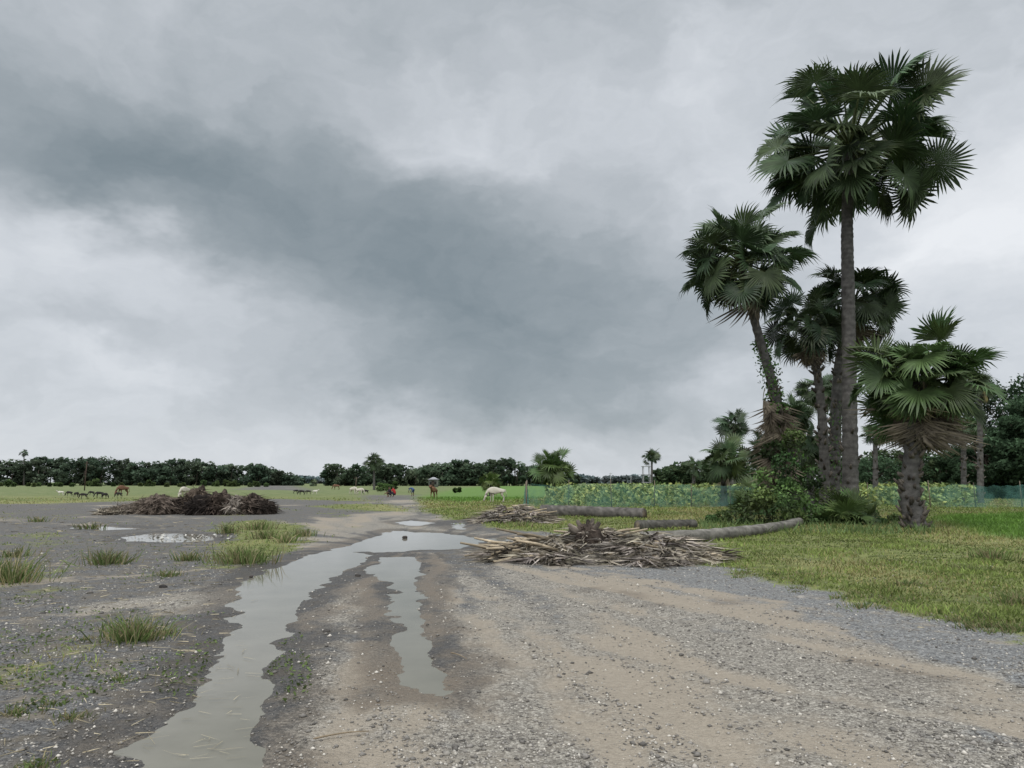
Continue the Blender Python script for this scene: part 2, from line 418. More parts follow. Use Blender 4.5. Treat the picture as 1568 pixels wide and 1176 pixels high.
def trunk(mb,ctrl,r0,r1,seed,boots=0,flare=1.5,n=14,boot_to=1.,bcol=(.075,.065,.055)):
    rng=np.random.RandomState(seed)
    L=sum((Vector(ctrl[i+1])-Vector(ctrl[i])).length for i in range(len(ctrl)-1))
    m=max(10,int(L/.11));P=curve(ctrl,m);tt=np.linspace(0,1,m)
    r=r0+(r1-r0)*tt;r=r*(1+(flare-1)*np.exp(-tt*L/.45))
    r=r*(1+.05*np.sin(np.arange(m)*2.1)+.04*(rng.rand(m)-.5))
    V,T=tube(P,r,n,.07,rng)
    base=np.array([.085,.08,.075])
    ring=.75+.5*((np.arange(m)%2)[:,None]*.5+rng.rand(m,n)*.7)
    C=np.vstack([(base*ring[...,None]).reshape(-1,3),[base,base]])
    mb.add(V,T,C,2)
    for k in range(boots):
        f=rng.uniform(.02,boot_to)*.98;i=int(f*(m-1));az=k*2.39996
        o=np.array([math.cos(az),math.sin(az),0]);p=P[i]+o*r[i]*.75
        d=o*.8+np.array([0,0,rng.uniform(.5,1.1)]);l=rng.uniform(.16,.38)
        e=p+d/np.linalg.norm(d)*l
        v,tr=tube([p,(p+e)/2+o*.03,e],[.075,.055,.03],5,.3,rng)
        mb.add(v,tr,np.array(bcol)*rng.uniform(.5,1.9),2)
    return P,r
PM=[M_LEAF,M_DRY,M_BARK]
def ivy(mb,P,n,spread,rng,size=(.09,.2)):
    ii=rng.randint(0,len(P),n);Q_=P[ii]+rng.normal(size=(n,3))*np.array([spread,spread,.12])*(1.5-ii/(1.2*len(P)))[:,None]
    V,T=quads(Q_,rng.uniform(*size,n),rng);C=np.repeat(np.array([.055,.12,.022])*rng.uniform(.4,1.6,(n,1)),4,0)
    mb.add(V,T,C,0)
def palm(base,mids,top,rad,nl,seed,r0,r1,**k):
    mb=MB();tk={a:k.pop(a) for a in('boots','flare','boot_to') if a in k}
    trunk(mb,[base]+mids+[top],r0,r1,seed,**tk)
    crown(mb,np.array(top),rad,nl,seed,**k)
    return mb
rng=np.random.RandomState(5)
D=32.5;b=W(1302,795,D);b.z=-.1
mb=palm(b,[W(1301,650,D),W(1299,480,D),W(1297,340,D)],W(1301,228,D),5.0,66,3,.36,.22,boots=30,flare=1.5,boot_to=.25,nseg=38,emin=-52,petf=.675,yl=0)
mb.obj("palmyra_palm",PM)
D=30;b=W(1228,800,D);b.z=-.1
mb=palm(b,[W(1205,690,D),W(1183,590,D),W(1155,490,D-.3)],W(1134,402,D-.5),3.0,50,9,.25,.14,boots=90,flare=1.3,boot_to=.55,nseg=34,emin=-52,dead=3,petf=.63)
for k in range(30):
    az=rng.uniform(0,6.28);q=np.array(W(1184,598,D))+[0,0,rng.uniform(-2.8,.1)]
    V,T,C=fan(rng,.75,.5,np.array([.15,.125,.095])*rng.uniform(.4,1.3),14,beta=.1,fold=-1.8,droop=.3,span=1.3,pw=.025)
    mb.add(orient(V,np.array([math.cos(az)*.35,math.sin(az)*.35,-1]),0,rng)+q+[math.cos(az)*.35,0,0],T,C,1)
ivy(mb,curve([b,W(1205,690,D),W(1183,590,D),W(1164,520,D)],60),2400,.2,rng)
mb.obj("palmyra_palm",PM)
D=36;b=W(1276,788,D);b.z=-.1
mb=palm(b,[W(1278,690,D),W(1285,560,D)],W(1308,462,D),3.0,46,21,.32,.2,boots=90,flare=1.2,boot_to=.9,dead=12,green=(.029,.052,.022),petf=.63)
ivy(mb,curve([b,W(1278,690,D),W(1282,620,D)],60),1500,.2,rng)
mb.obj("palmyra_palm",PM)
D=25.2;b=W(1405,812,D);b.z=-.1
mb=palm(b,[W(1393,760,D),W(1398,690,D)],W(1411,586,D),2.65,62,33,.33,.26,boots=150,flare=1.35,boot_to=.95,nseg=38,emin=-42,dead=70,green=(.048,.084,.028),petf=.62)
mb.obj("palmyra_palm",PM)
D=34;b=W(1262,790,D);b.z=-.1
mb=palm(b,[W(1262,700,D),W(1255,600,D)],W(1240,500,D),2.3,32,41,.25,.16,boots=80,flare=1.2,boot_to=.95,dead=12,green=(.025,.044,.019),petf=.6)
mb.obj("palmyra_palm",PM)
for (u,v,bv,rp,D,nl,sd,dead,gr) in [(1216,632,760,42,44,30,51,4,GREEN),(1122,648,755,32,62,26,52,5,(.035,.06,.028)),(1108,700,766,48,48,30,53,3,(.05,.085,.032)),
        (1172,690,770,40,40,26,54,6,GREEN),(1256,598,765,40,50,28,55,2,GREEN),(1062,712,752,18,90,18,56,0,(.04,.065,.03)),(1475,650,760,30,60,22,57,3,GREEN),
        (846,714,766,38,62,38,58,0,(.055,.095,.028)),(573,702,747,18,150,28,59,0,(.045,.07,.032)),(998,695,746,17,150,24,60,0,(.045,.07,.035)),
        (752,735,750,22,85,26,61,0,(.065,.10,.028)),(1500,590,760,30,55,20,62,2,GREEN),(37,690,745,8,330,14,63,0,(.045,.07,.04)),(480,736,745,8,280,14,64,0,(.05,.08,.04)),
        (1240,680,770,40,38,26,65,4,GREEN),(1340,660,765,26,60,20,66,2,GREEN)]:
    mb=MB();b=W(u,bv,D);b.z=0-.1;tp=W(u,v+4,D)
    trunk(mb,[b,(b+tp)/2,tp],.24,.17,sd,boots=int(30 if dead else 8),flare=1.2,n=8)
    crown(mb,tp,rp/F*D*1.05,nl,sd,green=gr,nseg=18 if D>55 else 24,emin=-55,dead=dead,petf=.52)
    mb.obj("palmyra_palm",PM)
for (u,v,rp,sd,nl) in [(1296,806,50,71,18),(1195,775,62,72,26),(1232,780,40,73,14),(1150,790,40,76,14),(1525,745,30,74,14),(1462,748,26,75,14)]:
    mb=MB();q=G(u,v) if v>770 else G(u,758);D=q.y
    crown(mb,(q.x,q.y,.15),rp/F*D*1.25,nl,sd,green=(.05,.09,.028),emin=8,emax=80,petf=.5)
    mb.obj("young_palm",PM)
# ------------------------------------------------------------------ leafy masses
def clumps(mb,cs,rs,npc,size,colr,rng,sq=.75,mi=0,flat=.6,var=.4):
    for c,r in zip(cs,rs):
        n=int(npc);d=unit(rng.normal(size=(n,3)));rad=r*rng.uniform(.35,1.05,(n,1))**.6
        P=np.array(c)+d*rad*[1,1,sq]
        b=rng.uniform(1-var,1+var)*(0.75+.45*d[:,2:3])*rng.uniform(1-var,1+var,(n,1))  # top light put into leaf colour: clump tops lighter, undersides darker
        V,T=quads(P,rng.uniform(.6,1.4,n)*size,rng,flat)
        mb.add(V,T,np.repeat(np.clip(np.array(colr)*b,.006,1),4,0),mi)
def treeline(name,prof,D,dens,size,colr,seed,depth=20,wid=(5,9)):
    rng=np.random.RandomState(seed);mb=MB()
    us=[p_[0] for p_ in prof];vs_=[p_[1] for p_ in prof]
    span=(us[-1]-us[0])/F*D;n=int(span*dens)
    for k in range(n):
        u=rng.uniform(us[0],us[-1]);d=D+rng.uniform(0,depth)
        tv=np.interp(u,us,vs_)+abs(rng.normal())*5.5*(300./max(D,150))-3.5+4*math.sin(u*.045+seed)*math.sin(u*.017)
        tp=W(u,tv,d);hgt=max(tp.z,1.)
        w=rng.uniform(*wid)*min(1,hgt/7)
        nc=rng.randint(9,14)
        cs=[];rs=[]
        for q in range(nc):
            f=rng.uniform(.05,1);rr=w*.28*rng.uniform(.5,1.1)
            cs.append((tp.x+rng.uniform(-.5,.5)*w*(1.3-.6*f),d+rng.uniform(-.4,.4)*w,min(hgt*f,hgt-rr*.7)));rs.append(rr)
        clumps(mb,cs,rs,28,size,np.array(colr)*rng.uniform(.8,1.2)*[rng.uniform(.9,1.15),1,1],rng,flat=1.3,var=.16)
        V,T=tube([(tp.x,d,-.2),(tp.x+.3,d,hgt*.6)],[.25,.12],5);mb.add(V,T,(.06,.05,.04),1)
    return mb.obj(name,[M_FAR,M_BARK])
treeline("distant_trees",[(-260,695),(-60,707),(0,704),(100,706),(150,698),(200,708),(330,710),(400,714),(440,722),(465,736)],330,.85,1.5,(.088,.122,.082),1,wid=(5,12))  # far leaf colours lightened and cooled to stand in for haze
treeline("distant_trees",[(497,724),(510,713),(560,715),(600,710),(650,715),(700,709),(760,705),(800,707),(830,712),(880,733)],300,.95,1.4,(.084,.12,.075),2,wid=(5,11))
treeline("distant_trees",[(440,734),(700,731),(890,732),(1000,731),(1100,731)],700,.3,3.5,(.16,.20,.20),3,wid=(9,16))  # aerial haze mixed into the leaf colour: pale and bluish
treeline("distant_trees",[(1005,716),(1060,708),(1100,704),(1200,698),(1300,690),(1420,688),(1480,684)],170,1.0,1.0,(.065,.10,.052),4)
treeline("distant_trees",[(-200,737),(0,738),(200,739),(430,741)],240,.5,1.2,(.11,.16,.065),5,depth=40,wid=(3,6))
treeline("hedge",[(1430,733),(1500,728),(1800,722)],75,1.8,.45,(.06,.105,.042),6,depth=6,wid=(3,5))
def leafy_tree(name,base,hgt,w,seed,colr,npc=120,size=.32,trunkr=.25):
    rng=np.random.RandomState(seed);mb=MB();b=np.array(base)
    tp=b+[rng.uniform(-.5,.5),0,hgt*.55]
    V,T=tube(curve([b,b+[.2,0,hgt*.3],tp],12),np.linspace(trunkr,trunkr*.5,12),9,.1,rng);mb.add(V,T,(.09,.075,.06),1)
    cs=[];rs=[]
    for k in range(34):
        az=rng.uniform(0,6.28);f=rng.uniform(.15,1.);rr=w*.5*math.sqrt(max(.1,1-abs(f-.55)*1.6))*rng.uniform(.5,1)
        e=b+[math.cos(az)*rr,math.sin(az)*rr,hgt*f-w*.08]
        s0=b+(tp-b)*rng.uniform(.4,1)
        V,T=tube([s0,(s0+e)/2+[0,0,.3],e],[trunkr*.35,trunkr*.2,.03],5,.1,rng);mb.add(V,T,(.08,.065,.05),1)
        cs.append(e);rs.append(w*rng.uniform(.10,.19))
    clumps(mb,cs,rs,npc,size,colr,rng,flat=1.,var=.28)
    return mb.obj(name,[M_FAR,M_BARK])
for (u,tv,D,w,sd) in [(1512,640,72,7,1),(1562,572,78,11,2),(1640,560,76,11,3),(1535,625,82,9,4),(1720,540,80,12,5),(1600,610,70,8,8),(1485,690,80,6,6),(1345,700,95,9,7),(1560,640,70,8,9)]:
    b=W(u,745,D);b.z=0
    leafy_tree("broadleaf_tree",b,W(u,tv,D).z,w,sd,(.055,.09,.05),npc=150,size=.45)
rng=np.random.RandomState(12);mb=MB()
cs=[];rs=[]
for (u,v,rr) in [(1130,800,22),(1105,805,16),(1160,795,28),(1190,790,30),(1210,770,26),(1180,745,26),(1150,775,20),(1200,720,22),(1185,700,20),(1230,790,28),(1255,800,22),(1090,808,12),(1330,800,16),(1370,806,12),(1215,806,20),(1140,812,16),(1300,812,16),(1350,812,12),(1240,740,22),(1215,680,18),(1265,770,22),(1170,770,18),(1205,750,14)]:
    D=27+rng.uniform(-.5,3);q=W(u,v-8,D);cs.append(q);rs.append(rr/F*D)
for c_,r_ in zip(cs,rs):
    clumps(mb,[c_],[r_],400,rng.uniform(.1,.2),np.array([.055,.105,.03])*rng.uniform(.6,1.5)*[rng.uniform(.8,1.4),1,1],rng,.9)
V,T=spikes(np.array([[G(u,v).x,G(u,v).y,0] for u,v in zip(rng.uniform(1070,1430,1600),rng.uniform(803,822,1600))]),rng.normal(size=(1600,3))*[.4,.4,.1]+[0,0,1],rng.uniform(.15,.5,1600),np.full(1600,.03));mb.add(V,T,(.10,.15,.05))
mb.obj("undergrowth_bush",[M_FOL])
for (u,v,rr,D,n) in [(585,742,9,120,1),(600,738,7,130,2),(1010,742,20,100,3),(700,745,5,100,4)]:
    mb=MB();q=W(u,v,D);r=rr/F*D
    clumps(mb,[(q.x+rng.uniform(-r,r),D+rng.uniform(-r,r),max(.3,q.z*rng.uniform(.3,1))) for _ in range(8)],[r*.5]*8,80,.3,(.08,.13,.045),rng,flat=1.,var=.25);mb.obj("shrub",[M_FAR])
# ------------------------------------------------------------------ crop field + fences
rng=np.random.RandomState(31);mb=MB()
n=34000
yy=np.exp(rng.uniform(math.log(48.5),math.log(100),n));tx=rng.uniform(.045,.62,n);xx=tx*yy
row=np.sin(xx*2.2)*.5+.5
keep=(rng.rand(n)<.35+.65*row);xx=xx[keep];yy=yy[keep];n=len(xx)
P=np.stack([xx,yy,rng.uniform(.1,1.45,n)*(.6+.6*fbm(xx*.5,yy*.5,3,5))],1)
V,T=quads(P,rng.uniform(.2,.45,n),rng,.8)
C=np.array([.19,.25,.085])*rng.uniform(.5,1.5,(n,1))*np.where(rng.rand(n,1)<.2,[1.5,1.25,1.1],[1,1,1])
mb.add(V,T,np.repeat(C,4,0));mb.obj("vegetable_crop",[M_FOL])
def fence(name,p0,p1,hh,seed):
    rng=np.random.RandomState(seed);root=empty(name)
    p0=np.array(p0);p1=np.array(p1);L=np.linalg.norm(p1-p0);n=int(L/.35)
    tt=np.linspace(0,1,n);B=p0+(p1-p0)*tt[:,None]
    off=.12*np.sin(tt*L*2.2)+.05*rng.randn(n)
    nrm=np.array([-(p1-p0)[1],(p1-p0)[0]])/L
    hz=hh*(.88+.1*np.abs(np.sin(tt*L*1.1+seed))+.03*rng.randn(n))
    V=[];
    for k,f in enumerate((0,.5,1)):
        V.append(np.stack([B[:,0]+nrm[0]*off*(1-f*.6),B[:,1]+nrm[1]*off*(1-f*.6),hz*f+.02],1))
    V=np.vstack(V);i=np.arange(n-1)
    Q=np.vstack([np.stack([i+r*n,i+1+r*n,i+1+(r+1)*n,i+(r+1)*n],1) for r in(0,1)])
    link("net",mesh_np("net",V,Q,None,[nm]),root)
    mb=MB()
    for k in range(0,n,7):
        v,t_=tube([(B[k,0],B[k,1],-.1),(B[k,0]+rng.uniform(-.06,.06),B[k,1],hh*rng.uniform(1.,1.2))],[.035,.025],5);mb.add(v,t_,np.array([.16,.13,.1])*rng.uniform(.6,1.3))
    mb.obj("posts",[M_DRY],root)
a=G(806,778);b=G(1060,778.5);c_=G(1240,777)
fence("net_fence",(a.x,a.y),(b.x,b.y+.3),1.5,1)
fence("net_fence",(b.x,b.y+.3),(c_.x+3,c_.y),1.4,2)
q1=G(1425,778);q2=G(1900,781)
fence("net_fence",(q1.x,q1.y),(q2.x,q2.y),1.45,3)
q0=G(1330,775);fence("net_fence",(q0.x,q0.y),(q1.x,q1.y),1.4,4)
a2=G(806,757);fence("net_fence",(a.x,a.y),(a2.x,a2.y),1.4,5)
# ------------------------------------------------------------------ logs
def log(name,ctrl,r0,r1,seed,colr=(.13,.12,.11)):
    rng=np.random.RandomState(seed);mb=MB();P=curve(ctrl,int(40));r=np.linspace(r0,r1,40)*(1+.05*np.sin(np.arange(40)*2.2))
    V,T=tube(P,r,14,.06,rng);C=np.tile(np.array(colr),(len(V),1))*rng.uniform(.6,1.3,(len(V),1));C[-2:]=(.22,.17,.12)
    mb.add(V,T,C);return mb.obj(name,[M_BARK],smooth=True)
def gz(u,v,z): q=G(u,v);return (q.x,q.y,z)
log("fallen_palm_log",[gz(925,840,.22),gz(1050,834,.2),gz(1130,826,.2),gz(1200,815,.2),gz(1245,802,.25)],.18,.15,1,(.17,.16,.14))
log("fallen_palm_log",[gz(830,792,.30),gz(900,794,.28),gz(987,797,.26)],.27,.25,2,(.12,.11,.10))
log("fallen_palm_log",[gz(976,814,.18),gz(1064,811,.18)],.19,.16,3,(.085,.08,.07))
# ------------------------------------------------------------------ dry leaf piles
def pile(c,rx,ry,hh,nleaf,nstick,seed,bias=0):
    rng=np.random.RandomState(seed);mb=MB();c=np.array([c.x,c.y,0.])
    iv,it=ico(3);nz=fbm(iv[:,0]*3+5,iv[:,1]*3,3,seed)
    mv=iv*(.75+.4*nz[:,None])*[rx*.6,ry*.6,hh*.62];mv=mv+c-[0,0,.02];mb.add(mv,it,(.07,.058,.046),1)
    for k in range(nleaf):
        az=rng.uniform(0,6.28);rr=math.sqrt(rng.rand())*.95
        px,py=rr*math.cos(az),rr*math.sin(az);z=hh*max(0.02,(1-rr**1.4))*rng.uniform(.5,1.1)+.03
        p=c+[px*rx,py*ry,z]
        dz=az+rng.normal()*.9
        d=np.array([math.cos(dz),math.sin(dz)*.8,rng.uniform(-.15,.28)-.2*hh*(1-rr)]);d/=np.linalg.norm(d)
        if p[2]+d[2]*.9<.03: d[2]=(.04-p[2])/.9
        n=rng.randint(8,18);sp_=rng.uniform(.2,.9);L=rng.uniform(.3,.65)
        a=np.linspace(-sp_,sp_,n)+rng.randn(n)*.1;sd=np.array([-d[1],d[0],0])
        dd=np.cos(a)[:,None]*d+np.sin(a)[:,None]*sd;dd[:,2]+=rng.randn(n)*.18
        V,T=spikes(np.tile(p,(n,1))+rng.randn(n,3)*.02,dd,L*rng.uniform(.6,1.1,n),np.full(n,.04),.6,rng)
        V[:,2]=np.maximum(V[:,2],.035+.03*rng.rand(len(V)))
        g=np.array([.37,.335,.285])*rng.uniform(.22,1.3)*np.array([1,rng.uniform(.95,1.0),rng.uniform(.85,1.03)])
        mb.add(V,T,np.repeat(g*rng.uniform(.6,1.25,(n,1)),5,0),0)
    for k in range(nstick):
        az=rng.uniform(0,6.28);rr=math.sqrt(rng.rand())*.8
        if bias: az=math.pi+rng.normal()*.9
        p=c+[rr*math.cos(az)*rx,rr*math.sin(az)*ry,hh*(1-rr)*rng.uniform(.6,1.1)+.06]
        dz=(math.pi+rng.normal()*.45) if bias and rng.rand()<.75 else rng.uniform(0,6.28)
        L=rng.uniform(.5,1.1);d=np.array([math.cos(dz),math.sin(dz)*.8,rng.uniform(-.2,.25)]);e=p+d*L;e[2]=max(e[2],.05)
        V,T=tube([p,(p+e)/2+[0,0,.03],e],[.045,.03,.022],5,.2,rng);V[:,2]=np.maximum(V[:,2],.01)
        mb.add(V,T,np.array([.45,.37,.26])*rng.uniform(.4,1.2),0)
    return mb
def merge(a,b):
    for v,t_,c2,d_ in zip(b.V,b.T,b.C,b.M): a.V.append(v);a.T.append(t_+a.n);a.C.append(c2);a.M.append(d_)
    a.n+=b.n
mb=pile(Vector((G(840,855).x,15.6,0)),1.3,1.15,.46,180,42,1,1)
merge(mb,pile(Vector((G(990,855).x,15.5,0)),1.6,1.35,.50,380,18,2))
merge(mb,pile(Vector((G(903,845).x,15.9,0)),.7,.6,.66,90,14,6))
mb.obj("dry_palm_leaf_pile",[M_DRY,M_SOIL])
mb=pile(Vector((G(790,800).x,29.5,0)),1.75,1.5,.66,170,30,3);mb.obj("dry_palm_leaf_pile",[M_DRY,M_SOIL])
rng=np.random.RandomState(77);mb=MB();c=np.array([G(893,850).x,15.7,.44])
iv,it=ico(3);mb.add(iv*(.7+.6*fbm(iv[:,0]*3,iv[:,1]*3+iv[:,2]*2,3,3)[:,None])*[.30,.28,.32]+c,it,(.07,.055,.045),0)
n=200;d=unit(rng.normal(size=(n,3)));V,T=spikes(c+d*.2,d+rng.normal(size=(n,3))*.6,rng.uniform(.1,.25,n),np.full(n,.05),.6,rng)
V[:,2]=np.maximum(V[:,2],.02);mb.add(V,T,np.repeat(np.array([.12,.10,.08])*rng.uniform(.3,2.2,(n,1)),5,0),0)
for k in range(14):
    az=rng.uniform(0,6.28);e=c+[math.cos(az)*.4,math.sin(az)*.3,rng.uniform(.0,.40)]
    V,T=tube([c,(c+e)/2,e],[.09,.07,.04],6,.3,rng);mb.add(V,T,np.array([.10,.085,.07])*rng.uniform(.4,1.8),0)
mb.obj("uprooted_stump",[M_SOIL])
# ------------------------------------------------------------------ left debris mound
rng=np.random.RandomState(88);mb=MB();gc=G(288,788);iv,it=ico(4)
for (u,hh,rx,cc) in [(192,.4,.7,(.16,.135,.11)),(216,.75,.7,(.12,.10,.08)),(246,.9,.8,(.10,.08,.065)),(272,.75,.7,(.03,.024,.02)),(292,1.15,.7,(.075,.058,.045)),(318,.85,.8,(.022,.018,.016)),(340,1.0,.7,(.055,.042,.034)),(362,.85,.5,(.19,.165,.14)),(385,.9,.6,(.055,.043,.035)),(402,.65,.45,(.03,.024,.02)),(176,.2,.6,(.16,.14,.11)),(300,.5,1.5,(.07,.055,.044)),(230,.4,1.4,(.13,.11,.09))]:
    c=np.array([G(u,788).x,gc.y+rng.uniform(-.5,.8),hh*.3])
    f=.30+1.2*fbm(iv[:,0]*5+u,iv[:,1]*5+iv[:,2]*6,5,int(u))[:,None]
    v=iv*f*[rx,.9,hh*.8]+c;mb.add(v,it,np.array(cc)*rng.uniform(.4,1.5,(len(v),1)),0)
    n=1500;d=unit(rng.normal(size=(n,3)));d[:,2]=np.abs(d[:,2])
    V,T=spikes(c+d*[rx*.85,.8,hh*.7]*rng.uniform(.7,1.08,(n,1)),np.cross(d,rng.normal(size=(n,3)))*1.2+d*.5-[0,0,.35],rng.uniform(.15,.55,n),rng.uniform(.02,.06,n),.9,rng)
    V[:,2]=np.maximum(V[:,2],.01)
    mb.add(V,T,np.repeat(np.array(cc)*rng.uniform(.4,3.,(n,1)),5,0),0)
mb.obj("root_debris_mound",[M_SOIL])
# ------------------------------------------------------------------ grass
def scatter(n,t0,t1,d0,d1,rng):
    t_=rng.uniform(t0,t1,n);d=np.exp(rng.uniform(math.log(d0),math.log(d1),n));return t_*d,d
rng=np.random.RandomState(101)
x,y=scatter(330000,-.82,.85,4.2,75,rng);m=masks(x,y);hz=height(x,y,m)
pr=np.clip(m['grass']*1.5-.25,0,1)*np.where(m['lawn']>.5,1,.22)*(1-m['pad']*.2)*(hz>0)
pr*=np.clip(-.1+1.9*fbm(x*1.3,y*1.3,5,203),0,1)
k=rng.rand(len(x))<pr;x=x[k];y=y[k];hz=hz[k];pad=m['pad'][k];dr=m['dry'][k];lw=m['lawn'][k];n=len(x)
cl=fbm(x*.9,y*.9,4,207)
L=rng.uniform(.025,.075,n)*(.5+2.4*np.clip(cl-.38,0,1)*1.6)*np.where(lw>.5,1,.7)+pad*.12+.0012*y
V,T=spikes(np.stack([x,y,hz-.004],1),rng.normal(size=(n,3))*[.45,.45,.05]+[0,0,1],L,.006+.0009*y,.4,rng)
C=np.array([.165,.21,.06])*rng.uniform(.5,1.5,(n,1))*(.3+1.4*cl[:,None])
yl=(rng.rand(n,1)<np.clip((dr[:,None]-.42)*3,.08,.6));C=np.where(yl,np.array([.32,.29,.13])*rng.uniform(.5,1.3,(n,1)),C)
C=C*(1-pad[:,None])+pad[:,None]*np.array([.125,.225,.045])*rng.uniform(.7,1.3,(n,1))
me=mesh_np("grass",V,T,np.repeat(C,5,0),[M_GRASS]);link("grass",me)
mb=MB()
TF=[(370,864,.45,1.3,200),(395,812,.4,1.2,90),(350,818,.45,1.,60),(165,866,.36,.9,130),(288,860,.26,.9,90),(18,894,.55,1.0,170),(205,985,.30,.6,230),(250,975,.1,.6,90),(410,826,.35,1.,70),(440,832,.35,1.,70),(255,885,.16,.6,60),(465,822,.3,1.,60),
    (110,1105,.07,.3,50),(55,1180,.06,.3,60),(180,1045,.05,.4,50),(75,1085,.05,.3,40),(20,1100,.08,.3,60),(130,985,.06,.4,40),(20,855,.3,1.,70),(140,810,.35,1.2,50),(60,800,.3,1.,40),
    (1390,905,.12,.6,80),(1320,935,.1,.5,60),(1520,860,.3,1.,150),(1480,880,.15,.7,80),(1560,935,.22,.7,120),(1230,885,.1,.6,60),(800,810,.3,1.,60)]
for _ in range(60):
    f=rng.rand();TF.append((1100+460*f,880+100*f+rng.uniform(-14,4),rng.uniform(.04,.1),.35,22))
for (u,v,hh,w,n) in TF:
    q=G(u,v);n*=2;r=np.abs(rng.normal(size=n))*.22*w;az=rng.uniform(0,6.28,n)
    px=q.x+r*np.cos(az)*1.2;py=q.y+r*np.sin(az);z=height(px,py)
    out=np.stack([np.cos(az)*.35,np.sin(az)*.35,np.ones(n)],1)+rng.normal(size=(n,3))*.22
    V,T=spikes(np.stack([px,py,z-.01],1),out,hh*rng.uniform(.4,1.2,n),np.full(n,.005+.0008*q.y),.45,rng)
    C=np.array([.13,.18,.06])*rng.uniform(.5,1.4,(n,1));C=np.where(rng.rand(n,1)<.4,np.array([.31,.27,.15])*rng.uniform(.6,1.2,(n,1)),C)
    mb.add(V,T,np.repeat(C,5,0))
x,y=scatter(9000,-.8,-.26,4.3,22,rng);nz=fbm(x*1.1+9,y*.8,4,301);k=nz>.56;x=x[k];y=y[k]
z=height(x,y);k=z>0;P=np.stack([x[k],y[k],z[k]+.012],1);V,T=quads(P,rng.uniform(.02,.055,len(P)),rng,1.5);mb.add(V,T,np.repeat(np.array([.12,.165,.055])*rng.uniform(.5,1.4,(len(P),1)),4,0))
mb.obj("grass_tufts",[M_GRASS])
# ------------------------------------------------------------------ loose gravel
x,y=scatter(66000,-.8,.82,4.1,17,rng);m=masks(x,y);z=height(x,y,m)
den=np.clip(.25+1.4*fbm(x*1.3,y*1.3,4,401)-.35,0,1)*(1-m['grass']*.9)*(z>WATER)*(1-.75*m['wet'])*np.clip(1.6-1.6*m['streak'],.2,1)*(1-.8*m['tr'])*(1+.6*m['rdg'])*1.3
k=rng.rand(len(x))<den;x=x[k];y=y[k];z=z[k];n=len(x)
oc=np.array([[1,0,0],[0,1,0],[-1,0,0],[0,-1,0],[0,0,1],[0,0,-1]],float);ot=np.array([[0,1,4],[1,2,4],[2,3,4],[3,0,4],[1,0,5],[2,1,5],[3,2,5],[0,3,5]])
sz=np.exp(rng.normal(size=n)*.42)*.0066*(1+y*.03)
an=rng.uniform(0,6.28,n);Vv=oc[None]*(1+rng.uniform(-.35,.35,(n,6,3)));Vv=Vv*sz[:,None,None]*[1.2,.9,.65]
ca,sa=np.cos(an)[:,None],np.sin(an)[:,None]
Vv=np.stack([Vv[...,0]*ca-Vv[...,1]*sa,Vv[...,0]*sa+Vv[...,1]*ca,Vv[...,2]],-1)+np.stack([x,y,z+sz*.2],1)[:,None]
T=(np.arange(n)[:,None,None]*6+ot[None]).reshape(-1,3)
base=np.where(rng.rand(n,1)<.35,[.42,.39,.34],[.20,.185,.165])*rng.uniform(.5,1.4,(n,1))
me=mesh_np("gravel",Vv.reshape(-1,3),T,np.repeat(base,6,0),[M_STONE]);link("gravel",me)
for (u,v,r,cc) in [(250,902,.055,(.03,.027,.025)),(500,970,.035,(.05,.045,.04)),(548,883,.04,(.05,.045,.04)),(620,824,.06,(.06,.05,.045)),(780,878,.03,(.1,.09,.08)),(1226,918,.05,(.3,.28,.25)),(1410,965,.035,(.3,.27,.2)),(65,943,.04,(.06,.055,.05)),(385,884,.03,(.06,.05,.045)),(470,818,.1,(.05,.04,.04))]:
    q=G(u,v);iv,it=ico(2);f=.75+.5*fbm(iv[:,0]*2+u,iv[:,1]*2+iv[:,2]*2,3,u)[:,None]
    mb=MB();mb.add(iv*f*r*[1.3,1,.8]+[q.x,q.y,r*.45],it,cc);mb.obj("rock",[M_STONE])
for (u0,v0,u1,v1) in [(480,1140,565,1128),(690,1005,715,1015)]:
    a=G(u0,v0);b=G(u1,v1);mb=MB();V,T=tube(curve([(a.x,a.y,.035),((a.x+b.x)/2,(a.y+b.y)/2+.02,.04),(b.x,b.y,.035)],7),[.005,.006,.005,.005,.004,.004,.003],5,.3);mb.add(V,T,(.24,.19,.13));mb.obj("stick",[M_DRY])
mb=MB();n=120;px=rng.normal(size=n)*1.0+G(265,824).x;py=rng.normal(size=n)*.55+G(265,824).y
V,T=quads(np.stack([px,py,rng.uniform(.02,.06,n)],1),rng.uniform(.05,.16,n),rng,1.5);mb.add(V,T,np.repeat(np.array([.55,.53,.48])*rng.uniform(.3,1.1,(n,1)),4,0));mb.obj("litter",[M_PAINT])
mb=MB();x,y=scatter(900,-.75,-.34,4.5,30,rng);z=height(x,y);n=len(x)
d=rng.normal(size=(n,3))*[1,.6,.03];V,T=spikes(np.stack([x,y,z+.012],1),d,rng.uniform(.05,.16,n)*(1+y*.05),.003+.0006*y,.1,rng);V[:,2]=np.maximum(V[:,2],.01);mb.add(V,T,np.repeat(np.array([.36,.31,.21])*rng.uniform(.4,1.2,(n,1)),5,0));mb.obj("straw",[M_DRY])
